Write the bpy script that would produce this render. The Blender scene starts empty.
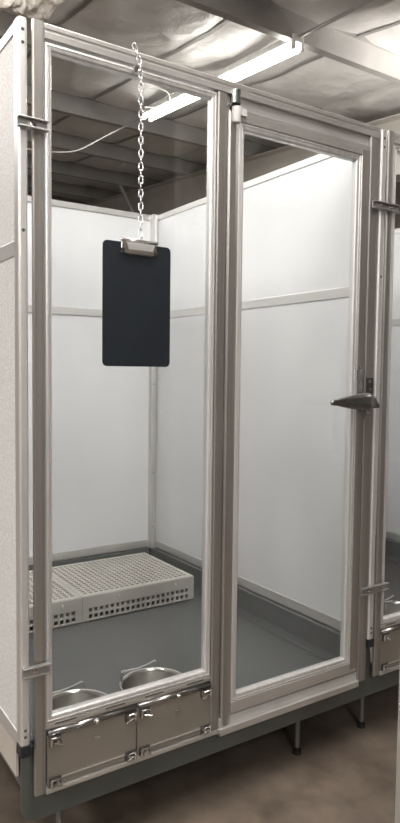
import bpy, bmesh, math, random
from mathutils import Vector, Matrix, noise
random.seed(7)
ZF = 0.25                     # height of the kennel floor above the concrete floor
COL = bpy.context.scene.collection
PI = math.pi

# ------------------------------------------------------------------ materials
def new_mat(name):
    m = bpy.data.materials.new(name); m.use_nodes = True
    nt = m.node_tree; b = nt.nodes['Principled BSDF']
    return m, nt, b

def noise_col(nt, b, c1, c2, scale=(8, 8, 8), detail=4, lo=.35, hi=.65):
    N, L = nt.nodes, nt.links
    tc = N.new('ShaderNodeTexCoord'); mp = N.new('ShaderNodeMapping'); mp.inputs['Scale'].default_value = scale
    nz = N.new('ShaderNodeTexNoise'); nz.inputs['Scale'].default_value = 1; nz.inputs['Detail'].default_value = detail
    cr = N.new('ShaderNodeValToRGB'); e = cr.color_ramp.elements
    e[0].position = lo; e[1].position = hi; e[0].color = (*c1, 1); e[1].color = (*c2, 1)
    L.new(tc.outputs['Object'], mp.inputs[0]); L.new(mp.outputs[0], nz.inputs['Vector'])
    L.new(nz.outputs[0], cr.inputs[0]); L.new(cr.outputs[0], b.inputs['Base Color'])
    return nz, mp

def bump(nt, b, src, strength=.2, dist=.002):
    bp = nt.nodes.new('ShaderNodeBump'); bp.inputs['Strength'].default_value = strength; bp.inputs['Distance'].default_value = dist
    nt.links.new(src, bp.inputs['Height']); nt.links.new(bp.outputs[0], b.inputs['Normal'])

def simple(name, col, rough=.5, metal=0, var=.12, scale=12, bmp=0, spec=.5):
    m, nt, b = new_mat(name)
    nz, mp = noise_col(nt, b, tuple(c*(1-var) for c in col), tuple(min(1, c*(1+var)) for c in col), (scale,)*3)
    b.inputs['Roughness'].default_value = rough; b.inputs['Metallic'].default_value = metal
    b.inputs['Specular IOR Level'].default_value = spec
    if bmp: bump(nt, b, nz.outputs[0], bmp)
    return m

def brushed(name, c1, c2, rough, metal, scale):
    m, nt, b = new_mat(name)
    nz, mp = noise_col(nt, b, c1, c2, scale, 5, .3, .7)
    b.inputs['Roughness'].default_value = rough; b.inputs['Metallic'].default_value = metal
    bump(nt, b, nz.outputs[0], .08, .001)
    return m

M = {}
M['steel_v'] = brushed('brushed_steel_upright', (.36, .343, .322), (.46, .442, .42), .36, .8, (70, 70, .8))
M['steel_h'] = brushed('brushed_steel_rail', (.56, .545, .525), (.70, .68, .66), .32, .7, (1.2, 90, 90))
M['steel_plate'] = brushed('brushed_steel_plate', (.31, .285, .25), (.36, .335, .295), .42, .6, (3, 60, 3))
M['alu_v'] = brushed('aluminium_upright', (.60, .59, .58), (.72, .71, .70), .42, .6, (60, 60, 1.5))
M['alu_h'] = brushed('aluminium_rail', (.60, .59, .58), (.72, .71, .70), .42, .6, (1.5, 60, 60))
M['alu_d'] = brushed('aluminium_depth_rail', (.60, .59, .58), (.72, .71, .70), .42, .6, (60, 1.5, 60))
M['chrome'] = simple('chrome', (.80, .79, .78), .12, 1, .05)
M['dull_metal'] = simple('dull_steel_fitting', (.30, .295, .29), .25, .95, .1, 40)
M['bracket_steel'] = simple('bracket_steel', (.44, .43, .42), .38, .85, .1, 40)
M['zinc'] = simple('zinc_chain', (.72, .72, .73), .25, .95, .1, 60)
M['dark_screw'] = simple('dark_screw', (.10, .095, .09), .4, .6)
M['bowl_steel'] = simple('bowl_steel', (.66, .64, .61), .22, 1, .06, 20)
M['black_plastic'] = simple('black_plastic', (.012, .014, .018), .42, 0, .1)
M['clipboard_black'] = simple('clipboard_black', (.0085, .0125, .0175), .62, 0, .12, 25, spec=.3)
M['leg_steel'] = simple('dark_leg_steel', (.20, .195, .185), .45, .6)
M['rubber'] = simple('black_rubber', (.008, .008, .008), .7)
M['grey_floor'] = simple('grey_pan_plastic', (.105, .109, .110), .42, 0, .06, 5)
M['grey_apron'] = simple('grey_green_apron', (.088, .094, .086), .42, 0, .08, 6)
M['beige_side'] = simple('beige_base_side', (.50, .46, .41), .6, 0, .06, 6)
M['grid_plastic'] = simple('off_white_grid_plastic', (.44, .425, .395), .5, 0, .06, 8)
M['grid_dark'] = simple('grid_brown_tray', (.20, .18, .16), .8, 0, .1, 8)  # dark brown for the tray under the grid and its feet
M['white_knuckle'] = simple('white_nylon', (.62, .61, .60), .4)
M['purlin'] = simple('galvanised_purlin', (.36, .345, .33), .5, .35, .1, 3)
M['strap'] = simple('strap_grey', (.30, .285, .27), .5, .3, .1, 3)
M['rafter'] = simple('rafter_paint', (.50, .47, .43), .6, 0, .06, 2)
M['wall'] = simple('room_wall_paint', (.50, .48, .45), .8, 0, .05, 2)
M['trim_white'] = simple('post_white_paint', (.33, .31, .285), .5, 0, .05, 2)
M['cable'] = simple('white_cable_sheath', (.70, .68, .65), .5)
M['conduit'] = simple('grey_conduit', (.55, .53, .51), .4, .5)
M['cable_grey'] = simple('grey_cable_sheath', (.33, .315, .30), .5)
M['fixture'] = simple('white_enamel', (.78, .77, .75), .4)

# smooth / pebbled white panels
m, nt, b = new_mat('white_panel_smooth')
nz, mp = noise_col(nt, b, (.70, .71, .73), (.76, .77, .785), (3, 3, .6), 3)
b.inputs['Roughness'].default_value = .34
b.inputs['Specular IOR Level'].default_value = .35
M['panel'] = m
m, nt, b = new_mat('white_panel_pebbled')
nz, mp = noise_col(nt, b, (.60, .59, .58), (.78, .77, .765), (230, 230, 230), 2, .35, .6)
b.inputs['Roughness'].default_value = .5
bump(nt, b, nz.outputs[0], .5, .002)
M['panel_pebbled'] = m

# glass : fresnel mix of clear and mirror
def glass():
    m = bpy.data.materials.new('clear_glass'); m.use_nodes = True
    nt = m.node_tree; N, L = nt.nodes, nt.links
    for n in list(N): N.remove(n)
    out = N.new('ShaderNodeOutputMaterial'); mix = N.new('ShaderNodeMixShader')
    tr = N.new('ShaderNodeBsdfTransparent'); tr.inputs[0].default_value = (.955, .965, .962, 1)
    gl = N.new('ShaderNodeBsdfGlossy'); gl.inputs['Roughness'].default_value = .01
    lw = N.new('ShaderNodeLayerWeight'); lw.inputs[0].default_value = .5
    pw = N.new('ShaderNodeMath'); pw.operation = 'POWER'; pw.inputs[1].default_value = 5
    ma = N.new('ShaderNodeMath'); ma.operation = 'MULTIPLY_ADD'; ma.inputs[1].default_value = .9; ma.inputs[2].default_value = .028
    L.new(lw.outputs['Facing'], pw.inputs[0]); L.new(pw.outputs[0], ma.inputs[0])
    L.new(ma.outputs[0], mix.inputs[0]); L.new(tr.outputs[0], mix.inputs[1]); L.new(gl.outputs[0], mix.inputs[2])
    L.new(mix.outputs[0], out.inputs[0])
    return m
M['glass'] = glass()

def emitter(name, col, s):
    m = bpy.data.materials.new(name); m.use_nodes = True
    nt = m.node_tree
    b = nt.nodes['Principled BSDF']
    b.inputs['Base Color'].default_value = (.9, .9, .9, 1)
    b.inputs['Emission Color'].default_value = (*col, 1); b.inputs['Emission Strength'].default_value = s
    return m
M['tube_glow'] = emitter('lit_tube', (1, .97, .91), 15)

# concrete floor
m, nt, b = new_mat('brown_concrete')
N, L = nt.nodes, nt.links
tc = N.new('ShaderNodeTexCoord')
n1 = N.new('ShaderNodeTexNoise'); n1.inputs['Scale'].default_value = 7; n1.inputs['Detail'].default_value = 10; n1.inputs['Distortion'].default_value = .4
n2 = N.new('ShaderNodeTexNoise'); n2.inputs['Scale'].default_value = 26; n2.inputs['Detail'].default_value = 5
mx = N.new('ShaderNodeMath'); mx.operation = 'MULTIPLY_ADD'; mx.inputs[1].default_value = .35
cr = N.new('ShaderNodeValToRGB'); e = cr.color_ramp.elements
e[0].position = .30; e[0].color = (.060, .046, .035, 1); e[1].position = 1.0; e[1].color = (.185, .150, .118, 1)
L.new(tc.outputs['Object'], n1.inputs[0]); L.new(tc.outputs['Object'], n2.inputs[0])
L.new(n2.outputs[0], mx.inputs[0]); L.new(n1.outputs[0], mx.inputs[2]); L.new(mx.outputs[0], cr.inputs[0])
L.new(cr.outputs[0], b.inputs['Base Color'])
rr = N.new('ShaderNodeValToRGB'); e = rr.color_ramp.elements
e[0].position = .2; e[0].color = (.26,)*3 + (1,); e[1].position = .85; e[1].color = (.5,)*3 + (1,)
L.new(n1.outputs[0], rr.inputs[0]); L.new(rr.outputs[0], b.inputs['Roughness'])
bump(nt, b, n2.outputs[0], .08, .004)
M['concrete'] = m

# white vinyl insulation facing
m, nt, b = new_mat('white_vinyl_facing')
nz, mp = noise_col(nt, b, (.60, .585, .565), (.72, .705, .685), (2.2, 2.2, 2.2), 6)
b.inputs['Roughness'].default_value = .30
N, L = nt.nodes, nt.links
wz = N.new('ShaderNodeTexNoise'); wz.inputs['Scale'].default_value = 4.0; wz.inputs['Detail'].default_value = 6; wz.inputs['Distortion'].default_value = 1.2
tc = N.new('ShaderNodeTexCoord'); L.new(tc.outputs['Object'], wz.inputs[0])
bump(nt, b, wz.outputs[0], .35, .05)
M['vinyl'] = m
m, nt, b = new_mat('torn_insulation_wool')
nz, mp = noise_col(nt, b, (.66, .60, .52), (.92, .89, .83), (18, 18, 18), 6)
b.inputs['Roughness'].default_value = .9
bump(nt, b, nz.outputs[0], .9, .02)
M['wool'] = m

# ------------------------------------------------------------------ mesh helpers (kennel coordinates: z=0 is the pan floor)
def B(): return bmesh.new()
def box(bm, x0, x1, y0, y1, z0, z1):
    v = [bm.verts.new((x, y, z)) for x in (x0, x1) for y in (y0, y1) for z in (z0, z1)]
    for f in ((0,1,3,2), (4,6,7,5), (0,4,5,1), (2,3,7,6), (0,2,6,4), (1,5,7,3)):
        bm.faces.new([v[i] for i in f])
    return v
def prism(bm, prof, axis, a, b_):
    """extrude closed 2D profile along an axis; profile coords are the other two axes in xyz order"""
    def P(u, v, t): return {'x': (t, u, v), 'y': (u, t, v), 'z': (u, v, t)}[axis]
    A = [bm.verts.new(P(u, v, a)) for u, v in prof]; Bv = [bm.verts.new(P(u, v, b_)) for u, v in prof]
    n = len(prof)
    bm.faces.new(A[::-1]); bm.faces.new(Bv)
    for i in range(n): bm.faces.new((A[i], A[(i+1) % n], Bv[(i+1) % n], Bv[i]))
def cyl(bm, p0, p1, r0, r1=None, n=16, caps=True):
    r1 = r0 if r1 is None else r1
    p0, p1 = Vector(p0), Vector(p1); d = (p1-p0).normalized()
    a = d.orthogonal().normalized(); c = d.cross(a)
    A = []; Bv = []
    for i in range(n):
        t = 2*PI*i/n; o = a*math.cos(t)+c*math.sin(t)
        A.append(bm.verts.new(p0+o*r0)); Bv.append(bm.verts.new(p1+o*r1))
    for i in range(n):
        j = (i+1) % n; bm.faces.new((A[i], A[j], Bv[j], Bv[i]))
    if caps: bm.faces.new(A[::-1]); bm.faces.new(Bv)
def tube(bm, pts, r, n=8, closed=False):
    pts = [Vector(p) for p in pts]; m_ = len(pts); rings = []; prev = None
    for i, p in enumerate(pts):
        if closed: t = (pts[(i+1) % m_]-pts[i-1]).normalized()
        else: t = (pts[min(i+1, m_-1)]-pts[max(i-1, 0)]).normalized()
        a = t.orthogonal().normalized() if prev is None else (prev-t*prev.dot(t)).normalized()
        prev = a; c = t.cross(a)
        rings.append([bm.verts.new(p+(a*math.cos(2*PI*k/n)+c*math.sin(2*PI*k/n))*r) for k in range(n)])
    for i in range(m_ if closed else m_-1):
        A, Bv = rings[i], rings[(i+1) % m_]
        for k in range(n): bm.faces.new((A[k], A[(k+1) % n], Bv[(k+1) % n], Bv[k]))
    if not closed: bm.faces.new(rings[0][::-1]); bm.faces.new(rings[-1])
def spline(pts, k=8):
    out = []; P = [Vector(p) for p in pts]
    for i in range(len(P)-1):
        p0, p1, p2, p3 = P[max(i-1, 0)], P[i], P[i+1], P[min(i+2, len(P)-1)]
        for j in range(k):
            t = j/k
            out.append(.5*((2*p1)+(p2-p0)*t+(2*p0-5*p1+4*p2-p3)*t*t+(3*p1-p0-3*p2+p3)*t**3))
    return out+[P[-1]]
def lathe(bm, c, prof, n=40, closed=True):
    rings = []
    for r, z in prof:
        rings.append([bm.verts.new((c[0]+r*math.cos(2*PI*i/n), c[1]+r*math.sin(2*PI*i/n), c[2]+z)) for i in range(n)])
    for a, b_ in zip(rings, rings[1:]):
        for i in range(n): bm.faces.new((a[i], a[(i+1) % n], b_[(i+1) % n], b_[i]))
    if closed: bm.faces.new(rings[0][::-1]); bm.faces.new(rings[-1])
def mitred(bm, x0, x1, z0, z1, prof):
    """rectangular frame in the xz plane with mitred corners; prof = closed list of (inset, y)"""
    rings = []
    for t, y in prof:
        rings.append([bm.verts.new(p) for p in ((x0+t, y, z0+t), (x1-t, y, z0+t), (x1-t, y, z1-t), (x0+t, y, z1-t))])
    n = len(prof)
    for i in range(n):
        a, b_ = rings[i], rings[(i+1) % n]
        for k in range(4): bm.faces.new((a[k], a[(k+1) % 4], b_[(k+1) % 4], b_[k]))
def grid(bm, o, u, v, nu, nv, hole, th, skip=()):
    """plate of nu x nv cells with square through-holes; u,v are cell vectors, th the downward thickness vector"""
    o, u, v, th = Vector(o), Vector(u), Vector(v), Vector(th); a = (1-hole)/2
    for i in range(nu):
        for j in range(nv):
            q = o+u*i+v*j
            O = [bm.verts.new(q+u*s+v*t) for s, t in ((0,0), (1,0), (1,1), (0,1))]
            if (i, j) in skip: bm.faces.new(O); continue
            I = [bm.verts.new(q+u*s+v*t) for s, t in ((a,a), (1-a,a), (1-a,1-a), (a,1-a))]
            D = [bm.verts.new(w.co+th) for w in I]
            for k in range(4):
                l = (k+1) % 4
                bm.faces.new((O[k], O[l], I[l], I[k])); bm.faces.new((I[k], I[l], D[l], D[k]))

ORG = {}
def root(name, loc, label, cat, group=None, rot=(0, 0, 0)):
    o = bpy.data.objects.new(name, None); COL.objects.link(o)
    o.empty_display_size = .1
    o.location = (loc[0], loc[1], loc[2]+ZF); o.rotation_euler = rot
    o['label'] = label; o['category'] = cat
    if group: o['group'] = group
    ORG[o] = Vector(loc); return o
def part(name, bm, mat, parent=None, bevel=0, smooth=False, label=None, loc=(0, 0, 0), mats=None, weld=False):
    if weld: bmesh.ops.remove_doubles(bm, verts=bm.verts, dist=1e-5)
    bmesh.ops.recalc_face_normals(bm, faces=bm.faces)
    org = ORG[parent] if parent else Vector(loc)
    bmesh.ops.translate(bm, verts=bm.verts, vec=-org)
    me = bpy.data.meshes.new(name); bm.to_mesh(me); bm.free()
    for m_ in (mats or [mat]): me.materials.append(M[m_])
    if smooth:
        for p in me.polygons: p.use_smooth = True
    o = bpy.data.objects.new(name, me); COL.objects.link(o)
    if parent: o.parent = parent
    else: o.location = org+Vector((0, 0, ZF))
    ORG[o] = org
    if bevel:
        bv = o.modifiers.new('edge', 'BEVEL'); bv.width = bevel; bv.segments = 2; bv.limit_method = 'ANGLE'; bv.angle_limit = math.radians(40)
    if label: o['label'] = label
    return o
def thing(o, label, cat, group=None):
    o['label'] = label; o['category'] = cat
    if group: o['group'] = group
    return o
def struct(o): o['kind'] = 'structure'; return o
def bx(*a):
    b_ = B(); box(b_, *a); return b_
def dup(o, parent=None):
    c = o.copy(); COL.objects.link(c); ORG[c] = ORG[o]
    if parent: c.parent = parent
    for ch in list(o.children): dup(ch, c)
    return c

# ------------------------------------------------------------------ the room
FL = -ZF
PS = 1.5; Y0 = 2.52; SL = .085               # purlin spacing, first purlin, roof slope
def zp(y): return 3.57+SL*(y-Y0)             # underside of the purlins
b_ = B(); box(b_, -5, 7, -6, 14, FL-.1, FL); struct(part('floor', b_, 'concrete', loc=(0, 0, FL)))
for nm, a in (('wall_left', (-5.1, -5, -6, 14)), ('wall_right', (7, 7.1, -6, 14)), ('wall_front', (-5, 7, -6.1, -6)), ('wall_back', (-5, 7, 14, 14.1))):
    b_ = B(); box(b_, *a, FL, 5.2); struct(part(nm, b_, 'wall', loc=((a[0]+a[1])/2, (a[2]+a[3])/2, FL)))
# ceiling of sagging vinyl-faced insulation
straps_x = (-3.4, -2.4, -1.4, -.4, .6, 1.6, 2.6, 3.6, 5.6)
def ceil_z(x, y):
    ph = ((y-Y0)/PS) % 1.0
    s1 = math.sin(PI*ph)**.7
    s2 = .30+.70*abs(math.sin(PI*(x-.6)/1.0))**.8
    w = noise.noise(Vector((x*1.3, y*2.3, 3)))*.03+noise.noise(Vector((x*3.1+5, y*1.1, 8)))*.02
    fold = (1-abs(noise.noise(Vector((x*2.2-y*1.4, (x+y)*.7, 1.7)))))**6*.03+(1-abs(noise.noise(Vector((x*4.2+y*2.4, (y-x)*1.1, 4.7)))))**8*.015
    return zp(y)+.2-.10*s1*s2+(w-fold)*s1*s2+.015
b_ = B(); nx, ny = 200, 333; vs = []
for j in range(ny+1):
    y = -6+20*j/ny
    vs.append([b_.verts.new((-5+12*i/nx, y, ceil_z(-5+12*i/nx, y))) for i in range(nx+1)])
for j in range(ny):
    for i in range(nx): b_.faces.new((vs[j][i], vs[j][i+1], vs[j+1][i+1], vs[j+1][i]))
struct(part('ceiling', b_, 'vinyl', smooth=True, loc=(0, 0, 3.7)))
k = 1
for n in range(-5, 8):                       # Z-section purlins running across the roof
    y = Y0+n*PS; z = zp(y); b_ = B()
    prism(b_, [(y-.035, z), (y+.032, z), (y+.032, z+.006), (y-.029, z+.006), (y-.029, z+.194), (y-.09, z+.194), (y-.09, z+.2), (y-.023, z+.2), (y-.023, z+.012), (y-.035, z+.012)], 'x', -5, 7)
    struct(part('trim_%d' % k, b_, 'purlin', loc=(0, y, z))); k += 1
for x in straps_x:                           # straps under the insulation, running up the slope between purlins
    b_ = B()
    pr = None
    for q in range(160):
        y = -5.9+19.7*q/159; z = min(ceil_z(x-.02, y), ceil_z(x+.02, y), ceil_z(x, y))-.012
        a = b_.verts.new((x-.019, y, z)); c = b_.verts.new((x+.019, y, z))
        if pr: b_.faces.new((pr[0], a, c, pr[1]))
        pr = (a, c)
    struct(part('trim_%d' % k, b_, 'strap', loc=(x, 0, zp(0)))); k += 1
b_ = B()                                     # tapered steel rafter following the slope
for (xa, xb, da, db) in ((4.85, 5.1, -.012, 0), (4.965, 4.985, -.58, -.012), (4.85, 5.1, -.6, -.58)):
    prism(b_, [(-5.95, zp(-5.95)+da), (13.95, zp(13.95)+da), (13.95, zp(13.95)+db), (-5.95, zp(-5.95)+db)], 'x', xa, xb)
struct(part('trim_%d' % k, b_, 'rafter', loc=(4.97, 0, zp(0)))); k += 1
b_ = B(); cyl(b_, (4.52, 8.55, 4.075), (4.76, 8.5, 3.60), .03, n=10)
struct(part('trim_%d' % k, b_, 'purlin', loc=(4.6, 8.5, 3.8))); k += 1

# torn batt
b_ = B(); nu, nv = 80, 32; rows = []
for i in range(nu+1):
    r_ = []
    for j in range(nv):
        t = 2*PI*j/nv; x = .55+.82*i/nu
        e_ = min(1, (nu-i)/9+.25)*min(1, i/7+.3)
        ry = .26*e_; rz = .105*e_
        yy = 3.28+ry*math.cos(t); zz = 3.70+.055*(x-.55)+rz*math.sin(t)
        nn = Vector((x*7, yy*7, zz*9)); q = noise.noise(nn)*.07+noise.noise(nn*2.7)*.04+(1-abs(noise.noise(nn*3.5)))**3*.03
        r_.append(b_.verts.new((x+noise.noise(nn+Vector((9, 0, 0)))*.05, yy+math.cos(t)*q, zz+math.sin(t)*q)))
    rows.append(r_)
for i in range(nu):
    for j in range(nv): b_.faces.new((rows[i][j], rows[i][(j+1) % nv], rows[i+1][(j+1) % nv], rows[i+1][j]))
b_.faces.new(rows[0]); b_.faces.new(rows[-1][::-1])
thing(part('insulation_batt', b_, 'wool', smooth=True, loc=(.95, 3.28, 3.62)), 'crumpled torn pale insulation batt sagging from the ceiling at the upper left', 'insulation')

# ------------------------------------------------------------------ fluorescent fixture
FX = 2.98
def zl(y): return 3.50+.079*(y-2.49)
f = root('fluorescent_light', (FX, 3.68, zl(3.68)), 'lit two-tube fluorescent strip light hanging under the roof purlins', 'light')
b_ = B(); prism(b_, [(2.47, zl(2.47)+.055), (4.89, zl(4.89)+.055), (4.89, zl(4.89)+.11), (2.47, zl(2.47)+.11)], 'x', FX-.055, FX+.055); part('housing', b_, 'fixture', f, .004)
for s in (-1, 1):
    b_ = B(); cyl(b_, (FX+s*.045, 2.50, zl(2.50)+.025), (FX+s*.045, 4.86, zl(4.86)+.025), .019, n=12); part('tube', b_, 'tube_glow', f, smooth=True)
    for y in (2.485, 4.875):
        b_ = B(); box(b_, FX+s*.045-.016, FX+s*.045+.016, y-.012, y+.012, zl(y)-.002, zl(y)+.07); part('socket', b_, 'fixture', f, .003)
b_ = B(); tube(b_, [(FX, 2.46, zl(2.46)+.09), (FX, 1.0, zl(1.0)+.115), (FX, -1.5, zl(-1.5)+.115)], .014, 8)
thing(part('conduit', b_, 'conduit', smooth=True, loc=(FX, .5, zl(.5)+.1)), 'thin grey conduit running from the near end of the strip light', 'conduit')
b_ = B(); tube(b_, spline([(2.392, 3.87, 3.541), (2.489, 3.87, 3.567), (2.577, 3.87, 3.576), (2.652, 3.87, 3.55), (2.652, 3.87, 3.457), (2.559, 3.87, 3.408), (2.40, 3.87, 3.378)], 8), .008, 8)
thing(part('power_cable', b_, 'cable', smooth=True, loc=(2.55, 3.87, 3.5)), 'short white power cable looped above the strip light', 'cable')
b_ = B(); tube(b_, spline([(3.02, 4.88, 3.78), (2.95, 5.2, 3.75), (2.704, 5.2, 3.59), (2.469, 5.2, 3.43), (2.31, 5.2, 3.335), (2.1, 5.2, 3.28), (1.8, 5.25, 3.27), (1.4, 5.3, 3.30)], 8), .008, 8)
thing(part('power_cable', b_, 'cable_grey', smooth=True, loc=(2.4, 5.2, 3.5)), 'long slack grey cable trailing left from the far end of the strip light', 'cable')

# ------------------------------------------------------------------ kennel base
PITCH = 1.186; XL, XR = -.034, 2.36; YB = 1.50
base = root('kennel_base', (1.16, .75, FL), 'long dark grey moulded kennel base with front apron on short steel legs', 'kennel base')
r = .042
XA = -.024
prof = [(XA+r*(1-math.cos(a)), -.094+r*(1-math.sin(a))) for a in [PI/2*i/6 for i in range(7)]]
b_ = B(); prism(b_, prof+[(XR, -.094), (XR, .098), (XR-.02, .098), (XR-.02, 0), (PITCH+.02, 0), (PITCH+.01, .098), (1.12, .098), (1.11, 0), (.032, 0), (.026, .098), (XA, .098)], 'y', .031, .037); part('apron', b_, 'grey_apron', base, .0015)
b_ = B(); box(b_, XL+.03, XR-.03, .039, YB, -.02, 0); part('pan_floor', b_, 'grey_floor', base)
for xo in (0, PITCH):                        # coved rim around each bay
    cove = [(-.004, -.0), (.056, 0), (.050, .012), (.044, .03), (.036, .108), (-.004, .108)]
    b_ = B(); prism(b_, [(xo-.014+u-.006, v+.0005) for u, v in cove], 'y', .04, YB-.001); part('coved_rim', b_, 'grey_floor', base, .003)
    b_ = B(); prism(b_, [(xo+1.147+.020-u, v+.0005) for u, v in cove], 'y', .04, YB-.001); part('coved_rim', b_, 'grey_floor', base, .003)
    b_ = B(); prism(b_, [(1.463+.02-u, v+.0005) for u, v in cove], 'x', xo+.03, xo+1.12); part('coved_rim', b_, 'grey_floor', base, .003)
b_ = B(); box(b_, XL, XL+.006, .038, YB, .03, .119); part('side_skirt', b_, 'beige_side', base, label='beige side skirt of the base')
for x in (.10, .934, 1.241, 2.10):
    for y in (.1, 1.35):
        b_ = B(); cyl(b_, (x, y, FL+.022), (x, y, -.03), .0085, n=18); lg = part('leg', b_, 'leg_steel', base)
        b_ = B(); cyl(b_, (x, y, FL), (x, y, FL+.012), .015, .013); cyl(b_, (x, y, FL+.012), (x, y, FL+.03), .008); part('foot', b_, 'rubber', lg, label='black rubber foot')

# ------------------------------------------------------------------ kennel
ZT = 1.803
def screw(b_, x, y, z, r=.0045, d=.003, ax=(0, -1, 0)):
    a = Vector(ax); cyl(b_, Vector((x, y, z)), Vector((x, y, z))+a*d, r, r*.7, 12)

def partition(k_, xa, xb, left_tex, endcap_front=True):
    """side partition between xa and xb"""
    mid = (xa+xb)/2
    b_ = B(); box(b_, xa+.003, xb-.003, .02, 1.475, .125, 1.785)
    p_ = part('side_partition', b_, left_tex, k_)
    for z0, z1, nm in ((.112, .150, 'bottom_rail'), (1.275, 1.311, 'middle_rail'), (1.768, 1.795, 'top_rail')):
        b_ = B(); box(b_, xa, xb, .02, 1.475, z0, z1); part(nm, b_, 'alu_d', p_, .002)
    b_ = B(); prism(b_, [(xa, .025), (xa, -.002), (xa+.004, -.006), (xb-.004, -.006), (xb, -.002), (xb, .025)], 'z', .126, 1.796)
    e = part('end_post', b_, 'alu_v', p_, .001)
    for z in (1.770, 1.742, 1.33, .163, .147):
        b_ = B(); screw(b_, mid, -.006, z, .004, .0015); part('screw', b_, 'dark_screw', p_)
    b_ = B(); box(b_, xa-.001, xb+.003, -.008, .026, .098, .126); part('end_cap', b_, 'black_plastic', p_, .002, label='black plastic end cap')
    return p_

FPROF = lambda w: [(0, .024), (0, .006), (.003, .003), (w*.35, .002), (w*.42, .0045), (w*.55, .0045), (w*.6, .003), (w-.003, .004), (w, .008), (w, .024)]

def bracket(k_, xs, z, bolts):
    """channel-section connector bolted across neighbouring posts"""
    x0, x1 = xs
    b_ = B(); box(b_, x0, x1, -.012, -.008, z-.012, z+.012)
    box(b_, x0, x1, -.022, -.012, z+.008, z+.012); box(b_, x0, x1, -.022, -.012, z-.012, z-.008)
    p_ = part('connecting_bracket', b_, 'bracket_steel', k_, .001)
    for x in bolts:
        b_ = B(); cyl(b_, (x, -.012, z), (x, -.017, z), .0075, n=20); cyl(b_, (x, -.017, z), (x, -.022, z), .0052, .004, n=6); part('bolt', b_, 'chrome', p_)

def clip(parent, x, z, sx, sz):
    """chrome corner hasp: back plate, folded knuckle and lever"""
    b_ = B()
    box(b_, min(x, x+sx*.030), max(x, x+sx*.030), -.004, -.0005, z-.011, z+.011)
    box(b_, min(x, x+sx*.010), max(x, x+sx*.010), -.006, -.004, z-.011, z+.011)
    b_.faces.ensure_lookup_table(); n0 = len(b_.faces)
    cyl(b_, (x+sx*.003, -.010, z-sz*.009), (x+sx*.003, -.010, z+sz*.009), .0035, n=12)
    cyl(b_, (x+sx*.019, -.004, z-.002), (x+sx*.019, -.012, z-.002), .0058, .005, 14)
    cyl(b_, (x+sx*.008, -.011, z-sz*.002), (x+sx*.030, -.011, z-sz*.010), .0025, n=10)
    tube(b_, [(x+sx*.002, -.012, z+sz*.010), (x+sx*.012, -.015, z+sz*.011), (x+sx*.024, -.012, z+sz*.008)], .002, 8)
    b_.faces.ensure_lookup_table()
    for q in range(n0, len(b_.faces)): b_.faces[q].material_index = 1
    part('corner_clip', b_, None, parent, mats=['dark_screw', 'chrome'])  # plate coloured dark to imitate the shaded cavities around the chrome

def feeder(k_, x0, x1):
    b_ = B(); box(b_, x0, x1, .002, .012, -.001, .127); 
    p_ = part('feeder_door', b_, 'steel_plate', k_, .002)
    b_ = B(); box(b_, x0+.012, x1-.012, -.0005, .002, .014, .0165); part('lower_fold', b_, 'steel_h', p_)
    b_ = B(); cyl(b_, (x0+.002, 0.004, .1335), (x1-.002, 0.004, .1335), .0085, n=18); part('top_bar', b_, 'dull_metal', p_, smooth=True)
    xm = (x0+x1)/2+.006
    b_ = B(); cyl(b_, (xm, -.003, .1335), (xm, -.009, .1335), .006, .0075, 16); cyl(b_, (xm, -.009, .1335), (xm, -.013, .1335), .0075, .004, 16)
    part('knob', b_, 'chrome', p_, smooth=True)
    b_ = B(); cyl(b_, (xm-.004, .0, .094), (xm-.004, -.008, .094), .0028, n=10); cyl(b_, (xm-.010, -.008, .095), (xm+.005, -.008, .093), .0028, n=10); part('hook', b_, 'chrome', p_)
    for x, s in ((x0, 1), (x1, -1)):
        clip(p_, x+s*.004, .116, s, 1); clip(p_, x+s*.004, .012, s, 1)
    b_ = B(); box(b_, x0+.01, x1-.01, .04, .21, .004, .008); box(b_, x0+.01, x1-.01, .012, .04, .004, .008)
    part('bowl_shelf', b_, 'steel_plate', p_)
    return p_

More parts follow.
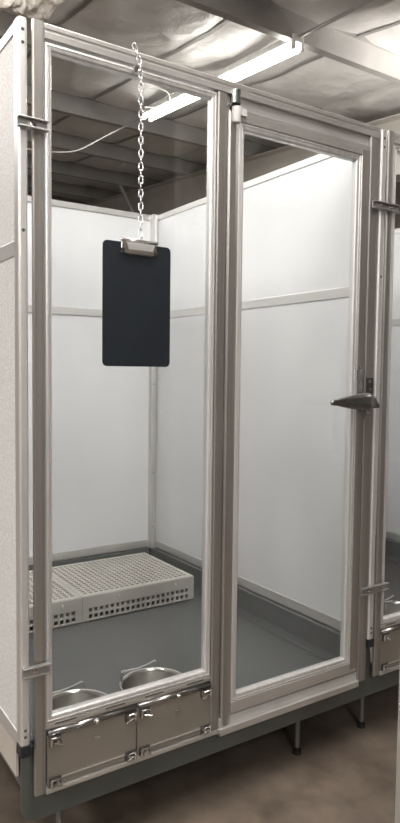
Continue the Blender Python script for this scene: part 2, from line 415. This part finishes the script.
def build_kennel(dx, label, left):
    k_ = root('dog_kennel', (dx+.57, .7, .11), label, 'dog kennel', 'row of dog kennels')
    X = lambda x: x+dx
    # partitions
    if left: partition(k_, -.036, -.014, 'panel_pebbled')
    partition(k_, X(1.147), X(1.171), 'panel')
    b_ = B(); box(b_, X(-.012), X(1.146), 1.456, 1.472, .125, 1.785); bk = part('back_partition', b_, 'panel', k_)
    for z0, z1, nm in ((.112, .152, 'bottom_rail'), (1.275, 1.311, 'middle_rail'), (1.768, 1.795, 'top_rail')):
        b_ = B(); box(b_, X(-.012), X(1.146), 1.450, 1.476, z0, z1); part(nm, b_, 'alu_h', bk, .002)
    for xa, xb, yy in ((1.118, 1.1465, 1.449), (-.0125, .016, 1.449)):
        b_ = B(); prism(b_, [(X(xa), yy+.024), (X(xa), yy-.022), (X(xa)+.010, yy-.022), (X(xa)+.014, yy-.018), (X(xb)-.008, yy-.022), (X(xb), yy-.022), (X(xb), yy+.024)], 'z', .109, 1.796)
        cp = part('corner_post', b_, 'alu_v', bk, .001)
        for z in (.22, .5, .95, 1.1, 1.6):
            b_ = B(); screw(b_, X((xa+xb)/2), yy-.0205, z, .0035, .003); part('screw', b_, 'dull_metal', bk)
    # front frame
    def post(xa, xb, z0, z1, yd=.03):
        p = [(X(xa), yd), (X(xa), .003), (X(xa)+.003, 0), (X(xb)-.008, 0), (X(xb)-.0075, .0015), (X(xb)-.0055, .0015), (X(xb)-.005, 0), (X(xb)-.002, 0), (X(xb), .002), (X(xb), yd)]
        b_ = B(); prism(b_, p, 'z', z0, z1); return part('post', b_, 'steel_v', k_)
    post(-.0005, .027, -.012, ZT, .009); post(1.104, 1.144, -.012, 1.768); post(.512, .541, .0, 1.766)
    b_ = B(); prism(b_, [(0, 1.7685), (.03, 1.7685), (.03, ZT), (.004, ZT), (0, ZT-.004), (0, 1.79), (.0015, 1.788), (.0015, 1.784), (0, 1.782)], 'x', X(.0275), X(1.144)); part('top_rail', b_, 'steel_h', k_)
    b_ = B(); box(b_, X(.547), X(1.103), .012, .028, 1.737, 1.768); part('header', b_, 'alu_h', k_)
    for xa, xb, zs, yo in ((.0275, .5405, -.017, -.003), (.541, 1.104, -.025, -.008)):
        b_ = B(); prism(b_, [(.0295, zs), (.0295, -.003), (yo, -.003), (yo, zs+.003), (yo+.003, zs)], 'x', X(xa), X(xb)); part('sill', b_, 'steel_h', k_, .0015)
    b_ = B(); prism(b_, [(.028, .143), (.028, .158), (0, .158), (0, .151), (.006, .149), (.006, .143)], 'x', X(.0275), X(.511)); mr = part('feeder_rail', b_, 'steel_h', k_)
    for x in (.05, .185, .30, .43): part('slot', bx(X(x), X(x+.055), -.0006, .002, .1535, .1565), 'dark_screw', mr)
    part('threshold', bx(X(.5415), X(1.1035), .004, .028, -.0025, .023), 'alu_h', k_, .0015)
    # fixed glazed panel
    b_ = B(); mitred(b_, X(.0275), X(.5115), .1585, 1.763, FPROF(.019)); gb = part('glazing_frame', b_, 'alu_v', k_)
    b_ = B(); box(b_, X(.040), X(.499), .017, .021, .171, 1.750); part('glass_pane', b_, 'glass', gb, label='clear fixed glass pane')
    feeder(k_, X(.031), X(.2745)); feeder(k_, X(.279), X(.511))
    # door
    d = B(); x0, x1, z0, z1, w_ = X(.5838), X(1.0985), .030, 1.735, .033
    prism(d, [(x0, z0), (x1, z0), (x1, z1), (x0, z1), (x0, z1-w_), (x1-w_, z1-w_), (x1-w_, z0+w_), (x0, z0+w_)], 'y', 0, .026)
    d = part('door', d, 'steel_h', k_, .002)
    b_ = B(); prism(b_, [(X(.5475), .028), (X(.5475), .006), (X(.553), 0), (X(.572), 0), (X(.583), .004), (X(.5835), .028)], 'z', -.001, 1.722); part('hinge_stile', b_, 'steel_v', d)
    b_ = B(); prism(b_, [(X(1.0665), -.0008), (X(1.0975), -.0008), (X(1.0975), .02), (X(1.0665), .02)], 'z', .04, 1.72); part('lock_stile', b_, 'steel_v', d, .002)
    b_ = B(); mitred(b_, X(.5838), X(1.0663), .0615, 1.7035, FPROF(.021)); part('glazing_bead', b_, 'alu_v', d)
    b_ = B(); box(b_, X(.598), X(1.052), .017, .021, .076, 1.689); part('glass_pane', b_, 'glass', d, label='clear glass door pane')
    b_ = B(); cyl(b_, (X(.566), -.004, 1.742), (X(.566), -.004, 1.778), .014, n=18); cyl(b_, (X(.566), .012, 1.72), (X(.566), .012, 1.79), .008, n=12); box(b_, X(.549), X(.583), -.004, .02, 1.735, 1.742); part('pivot_hinge', b_, 'dull_metal', d, .001)
    b_ = B(); cyl(b_, (X(.569), -.004, 1.693), (X(.569), -.004, 1.735), .011, .0135, n=18); box(b_, X(.575), X(.602), -.008, .0, 1.715, 1.735); part('hinge_cover', b_, 'white_knuckle', d, .002, label='white nylon hinge cover')
    # latch
    b_ = B(); box(b_, X(1.064), X(1.086), -.010, -.001, .925, 1.028); box(b_, X(1.064), X(1.068), -.026, -.010, .925, 1.028)
    screw(b_, X(1.066), -.012, 1.034, .006, .008); part('latch_plate', b_, 'dull_metal', d, .0015)
    lv = [(1.100, .022, .017), (1.075, .030, .018), (1.05, .0275, .016), (1.00, .0210, .013), (.96, .0150, .010), (.935, .0100, .008), (.922, .0092, .008), (.913, .0080, .007), (.909, .004, .004)]
    b_ = B(); rings = []
    for x, hz, hy in lv:
        zc = .926-.0*(1.1-x); yc = -.034-.012*(1.1-x)/.19
        rings.append([b_.verts.new((X(x), yc+hy*math.copysign(abs(math.cos(t))**.7, math.cos(t)), zc+hz*math.copysign(abs(math.sin(t))**.7, math.sin(t)))) for t in [2*PI*i/16 for i in range(16)]])
    for a, c in zip(rings, rings[1:]):
        for i in range(16): b_.faces.new((a[i], a[(i+1) % 16], c[(i+1) % 16], c[i]))
    b_.faces.new(rings[0]); b_.faces.new(rings[-1][::-1]); part('latch_handle', b_, 'dull_metal', d, smooth=True, label='tapered steel latch handle')
    b_ = B(); prism(b_, [(X(1.098), .938), (X(1.108), .945), (X(1.133), .912), (X(1.130), .905), (X(1.098), .905)], 'y', -.040, -.014); box(b_, X(1.078), X(1.104), -.020, -.001, .893, .925)
    cyl(b_, (X(1.09), -.030, .885), (X(1.09), -.030, .915), .009, n=14); part('latch_bolt', b_, 'dull_metal', d, .0015)
    b_ = B(); box(b_, X(1.108), X(1.137), -.006, -.0005, .944, 1.002); sp = part('strike_plate', b_, 'dark_screw', k_, .001)
    
    for z in (.990, .964):
        b_ = B(); screw(b_, X(1.121), -.006, z, .005, .003); part('screw', b_, 'chrome', sp)
    # brackets
    if left:
        bracket(k_, (-.040, .030), 1.566, (-.006,)); bracket(k_, (-.034, .033), .306, (-.003,))
    bracket(k_, (X(1.106), X(1.231)), 1.553, (X(1.137), X(1.188))) if left else None
    bracket(k_, (X(1.098), X(1.225)), .300, (X(1.130), X(1.182))) if left else None
    return k_

build_kennel(0, 'tall white-walled dog kennel with brushed steel and glass front, seen whole', 'left')
build_kennel(PITCH, 'neighbouring dog kennel cut off by the right edge, showing only its front post', None)

# ------------------------------------------------------------------ raised resting platform
pl = root('resting_platform', (.565, 1.16, .001), 'off-white raised plastic grid platform lying at the back of the kennel floor', 'dog platform')
yf, yb = .935, 1.385; ztop = .108
for xa, xb in ((.062, .526), (.5275, 1.06)):
    nxc = round((xb-xa-.03)/.0245); cx = (xb-xa-.03)/nxc; nyc = 17; cy = (yb-yf-.04)/nyc
    b_ = B()
    grid(b_, (xa+.015, yf+.022, ztop), (cx, 0, 0), (0, cy, 0), nxc, nyc, .62, (0, 0, -.012))
    for (a, c, e, f_) in ((xa, xa+.015, yf, yb), (xb-.015, xb, yf, yb), (xa+.015, xb-.015, yf, yf+.022), (xa+.015, xb-.015, yb-.018, yb)):
        box(b_, a, c, e, f_, ztop-.012, ztop)
    dk = part('deck_panel', b_, 'grid_plastic', pl, weld=True)
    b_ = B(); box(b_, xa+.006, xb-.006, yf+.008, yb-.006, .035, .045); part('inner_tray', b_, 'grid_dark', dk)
    b_ = B(); box(b_, xa, xb, yf-.004, yf+.006, .060, ztop-.002)
    n_ = round((xb-xa)/.0242); c_ = (xb-xa)/n_
    grid(b_, (xa, yf-.003, .0095), (c_, 0, 0), (0, 0, .0255), n_, 2, .66, (0, .008, 0), skip=((0, 0), (0, 1), (n_-1, 0), (n_-1, 1)))
    box(b_, xa, xb, yf-.003, yf+.006, .006, .0095)
    part('front_skirt', b_, 'grid_plastic', dk, weld=True)
    for x in (xa+(xb-xa)*.30, xa+(xb-xa)*.82):
        b_ = B(); screw(b_, x, yf-.004, .086, .006, .004); part('screw', b_, 'alu_h', dk)
    xe = xb if xb > 1 else xa; s = 1 if xb > 1 else -1
    b_ = B(); box(b_, min(xe, xe-s*.008), max(xe, xe-s*.008), yf+.006, yb, .060, ztop-.0125)
    n_ = 17; c_ = (yb-yf-.006)/n_
    grid(b_, (xe, yf+.006, .012), (0, c_, 0), (0, 0, .024), n_, 2, .60, (-s*.008, 0, 0))
    part('side_skirt', b_, 'grid_plastic', dk, weld=True)
    for x in (xa+.03, xb-.03):
        for y in (yf+.05, yb-.05):
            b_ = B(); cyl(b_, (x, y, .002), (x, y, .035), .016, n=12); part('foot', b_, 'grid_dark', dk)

# ------------------------------------------------------------------ bowls
def bowl(cx, cy, label, handle=True):
    o = root('pet_bowl', (cx, cy, .0085), label, 'pet bowl', 'steel bowls in the kennels')
    R = .098; H = .113
    prof = [(0.001, 0.006), (R*.70, .006), (R*.80, .012), (R*.86, .03), (R*.93, H-.01), (R*.955, H-.003), (R, H), (R*1.02, H-.002), (R*1.02, H-.005), (R*.98, H-.006), (R*.95, H-.012), (R*.89, .03), (R*.83, .006), (R*.75, 0), (.001, 0)]
    b_ = B(); lathe(b_, (cx, cy, .0085), prof, 56, True); part('bowl', b_, 'bowl_steel', o, smooth=True)
    if handle:
        A = Vector((cx-.080, cy+.048, .152)); C = Vector((cx+.053, cy+.083, .137)); up = Vector((0, 0, 1))
        pts = [A-up*.038, A-up*.006, A.lerp(C, .03), A.lerp(C, .15)-up*.001, A.lerp(C, .45)-up*.004, A.lerp(C, .75)-up*.001, A.lerp(C, .96)+up*.004, C-up*.004, C-up*.02]
        b_ = B(); tube(b_, spline(pts, 5), .0034, 8); part('handle', b_, 'zinc', o, smooth=True, label='bent wire handle')
    return o
bowl(.155, .112, 'shiny steel pet bowl on the left behind the first feeder door')
bowl(.397, .122, 'shiny steel pet bowl behind the second feeder door, beside the hinge post')
bowl(PITCH+.300, .135, 'steel pet bowl in the neighbouring kennel, cut by the right edge')

# ------------------------------------------------------------------ clipboard and chain
cb = root('clipboard', (.25, -.034, 1.18), 'black clipboard hanging by a chain in front of the left glass pane', 'clipboard')
xa, xb, za, zb, r = .158, .346, 1.026, 1.327, .012
prof = []
for cx, cz, a0 in ((xb-r, zb-r, 0), (xa+r, zb-r, 90), (xa+r, za+r, 180), (xb-r, za+r, 270)):
    for i in range(6):
        a = math.radians(a0+18*i); prof.append((cx+r*math.cos(a), cz+r*math.sin(a)))
b_ = B(); prism(b_, prof, 'y', -.034, -.031); part('board', b_, 'clipboard_black', cb, .0006)
b_ = B(); 
prism(b_, [(.207, 1.331), (.302, 1.331), (.304, 1.303), (.296, 1.301), (.290, 1.299), (.224, 1.299), (.216, 1.301), (.205, 1.303)], 'y', -.0365, -.0345)
cl = part('clip', b_, 'chrome', cb, .0005, label='silver spring clip')
b_ = B(); prism(b_, [(.216, 1.326), (.294, 1.326), (.289, 1.309), (.222, 1.309)], 'y', -.045, -.0425); prism(b_, [(-.0455, 1.309), (-.037, 1.302), (-.037, 1.304), (-.0455, 1.312)], 'x', .222, .289); part('clip_plate', b_, 'alu_h', cl, .0006)
b_ = B(); cyl(b_, (.203, -.040, 1.332), (.304, -.040, 1.332), .0038, n=14); part('spring_roll', b_, 'chrome', cl, smooth=True)
for x in (.209, .301):
    b_ = B(); cyl(b_, (x, -.037, 1.308), (x, -.041, 1.308), .005, .004, 12); part('rivet', b_, 'dull_metal', cl)

ch = root('hanging_chain', (.25, -.03, 1.34), 'thin zinc link chain hung over the top rail, holding up the clipboard', 'chain')
def link(p, d, flat):
    """one oval wire link centred on p, long axis d"""
    d = Vector(d).normalized(); s = Vector((.85, -.5, 0)) if flat else Vector((.45, .87, 0))
    s = (s-d*s.dot(d)).normalized(); hl, hw = .0101, .0049
    pts = []
    for i in range(20):
        t = 2*PI*i/20; c, q = math.cos(t), math.sin(t)
        pts.append(Vector(p)+s*hw*c+d*((hl-hw)*(1 if q > 0 else -1)*(1 if abs(q) > .01 else 0)+hw*q))
    b_ = B(); tube(b_, pts, .0014, 8, True); part('link', b_, 'zinc', ch, smooth=True)
top = Vector((.2690, -.014, 1.742)); bot = Vector((.2565, -.040, 1.352)); n = 25
for i in range(n):
    p = top.lerp(bot, i/(n-1)); link(p, bot-top, i % 2 == 0)
tail = spline([(.2535, -.011, 1.7585), (.2500, -.0085, 1.772), (.2440, -.0065, 1.786), (.2375, -.0045, 1.800)], 2)
for i in range(0, 4): 
    p = [(.2690, -.0125, 1.7595), (.2655, -.0105, 1.7755), (.2605, -.0085, 1.7905), (.2545, -.008, 1.805)][i]
    link(p, ((-.2, .1, 1), (-.25, .1, 1), (-.35, .1, 1), (-.45, .1, 1))[i], i % 2 == 1)
b_ = B(); cyl(b_, (.255, .002, 1.752), (.255, -.012, 1.752), .004, n=12); cyl(b_, (.255, -.012, 1.752), (.255, -.016, 1.752), .008, .006, n=16); cyl(b_, (.255, -.008, 1.752), (.272, -.013, 1.752), .0022, n=10); part('hanging_screw', b_, 'chrome', ch)
b_ = B(); tube(b_, [(.2565, -.0405, 1.345), (.2535, -.0405, 1.339), (.2535, -.0405, 1.327), (.2565, -.0405, 1.325), (.2595, -.0405, 1.327), (.2595, -.0405, 1.339)], .0018, 8, True); part('clasp', b_, 'zinc', ch, smooth=True)

# ------------------------------------------------------------------ white post in the right foreground
b_ = B(); box(b_, .718, .768, -.53, -.48, FL, zp(-.5)); 
struct(part('trim_%d' % k, b_, 'trim_white', .0 or None, .006, loc=(.743, -.505, FL)))

# ------------------------------------------------------------------ lights
def area(name, loc, rot, sx, sy, e, col=(1, .95, .88), spread=PI):
    l = bpy.data.lights.new(name, 'AREA'); l.shape = 'RECTANGLE'; l.size = sx; l.size_y = sy; l.energy = e; l.color = col; l.spread = spread
    o = bpy.data.objects.new(name, l); COL.objects.link(o); o.location = loc; o.rotation_euler = rot; return o
sl = math.atan(.079)
WARM = (1, .965, .925)
area('tube_light', (FX, 3.68, zl(3.68)-.005+ZF), (sl, 0, 0), .14, 2.3, 100, WARM)
area('overhead_light', (.2, -.55, 3.25+ZF), (sl, 0, 0), .5, 2.4, 46, WARM)
area('added_ceiling_fill', (.2, -1.0, 2.9+ZF), (2.35, 0, 0), .5, 1.2, 105, WARM, 1.5)  # added fill, no real lamp: brightens ceiling and purlin webs
area('added_ceiling_fill', (4.2, 1.2, 3.0+ZF), (2.4, 0, 0), .3, 1.2, 22, WARM, 1.7)  # second added fill brightening the ceiling further right, no real fixture
area('added_batt_fill', (-.7, 2.7, 3.15+ZF), (0, math.radians(-112), 0), .2, 1.2, 16, WARM)  # unseen fill added to brighten the torn batt
area('aisle_light', (-.8, -3.6, 3.1+ZF), (math.radians(40), 0, 0), 1.0, 2.4, 90, WARM)
area('aisle_light', (-3.2, -1.0, 3.1+ZF), (0, math.radians(-25), 0), .6, 2.4, 100, WARM)
area('aisle_light', (5.2, -1.2, 3.0+ZF), (math.radians(10), math.radians(25), 0), .8, 1.6, 55, WARM)
area('rear_light', (-1.6, 4.2, 3.5+ZF), (sl, 0, 0), .3, 2.4, 105, WARM)
w = bpy.data.worlds.new('World'); bpy.context.scene.world = w; w.use_nodes = True
w.node_tree.nodes['Background'].inputs[0].default_value = (.9, .9, 1, 1); w.node_tree.nodes['Background'].inputs[1].default_value = .1

# ------------------------------------------------------------------ camera
cam = bpy.data.cameras.new('camera'); co = bpy.data.objects.new('camera', cam); COL.objects.link(co)
R = Vector((0.83295945, -0.55321256, 0.01159389)); U = Vector((0.02324906, 0.05592449, 0.99816428)); F = Vector((0.5528454, 0.83116082, -0.05944451))
mt = Matrix((R, U, -F)).transposed().to_4x4(); mt.translation = Vector((-0.5284539, -1.4911358, 1.0140635+ZF))
co.matrix_world = mt
cam.sensor_fit = 'VERTICAL'; cam.sensor_height = 24; cam.lens = 661.518/823*24; cam.clip_start = .02
sc = bpy.context.scene; sc.camera = co
sc.view_settings.view_transform = 'Standard'; sc.view_settings.look = 'None'; sc.view_settings.exposure = .43
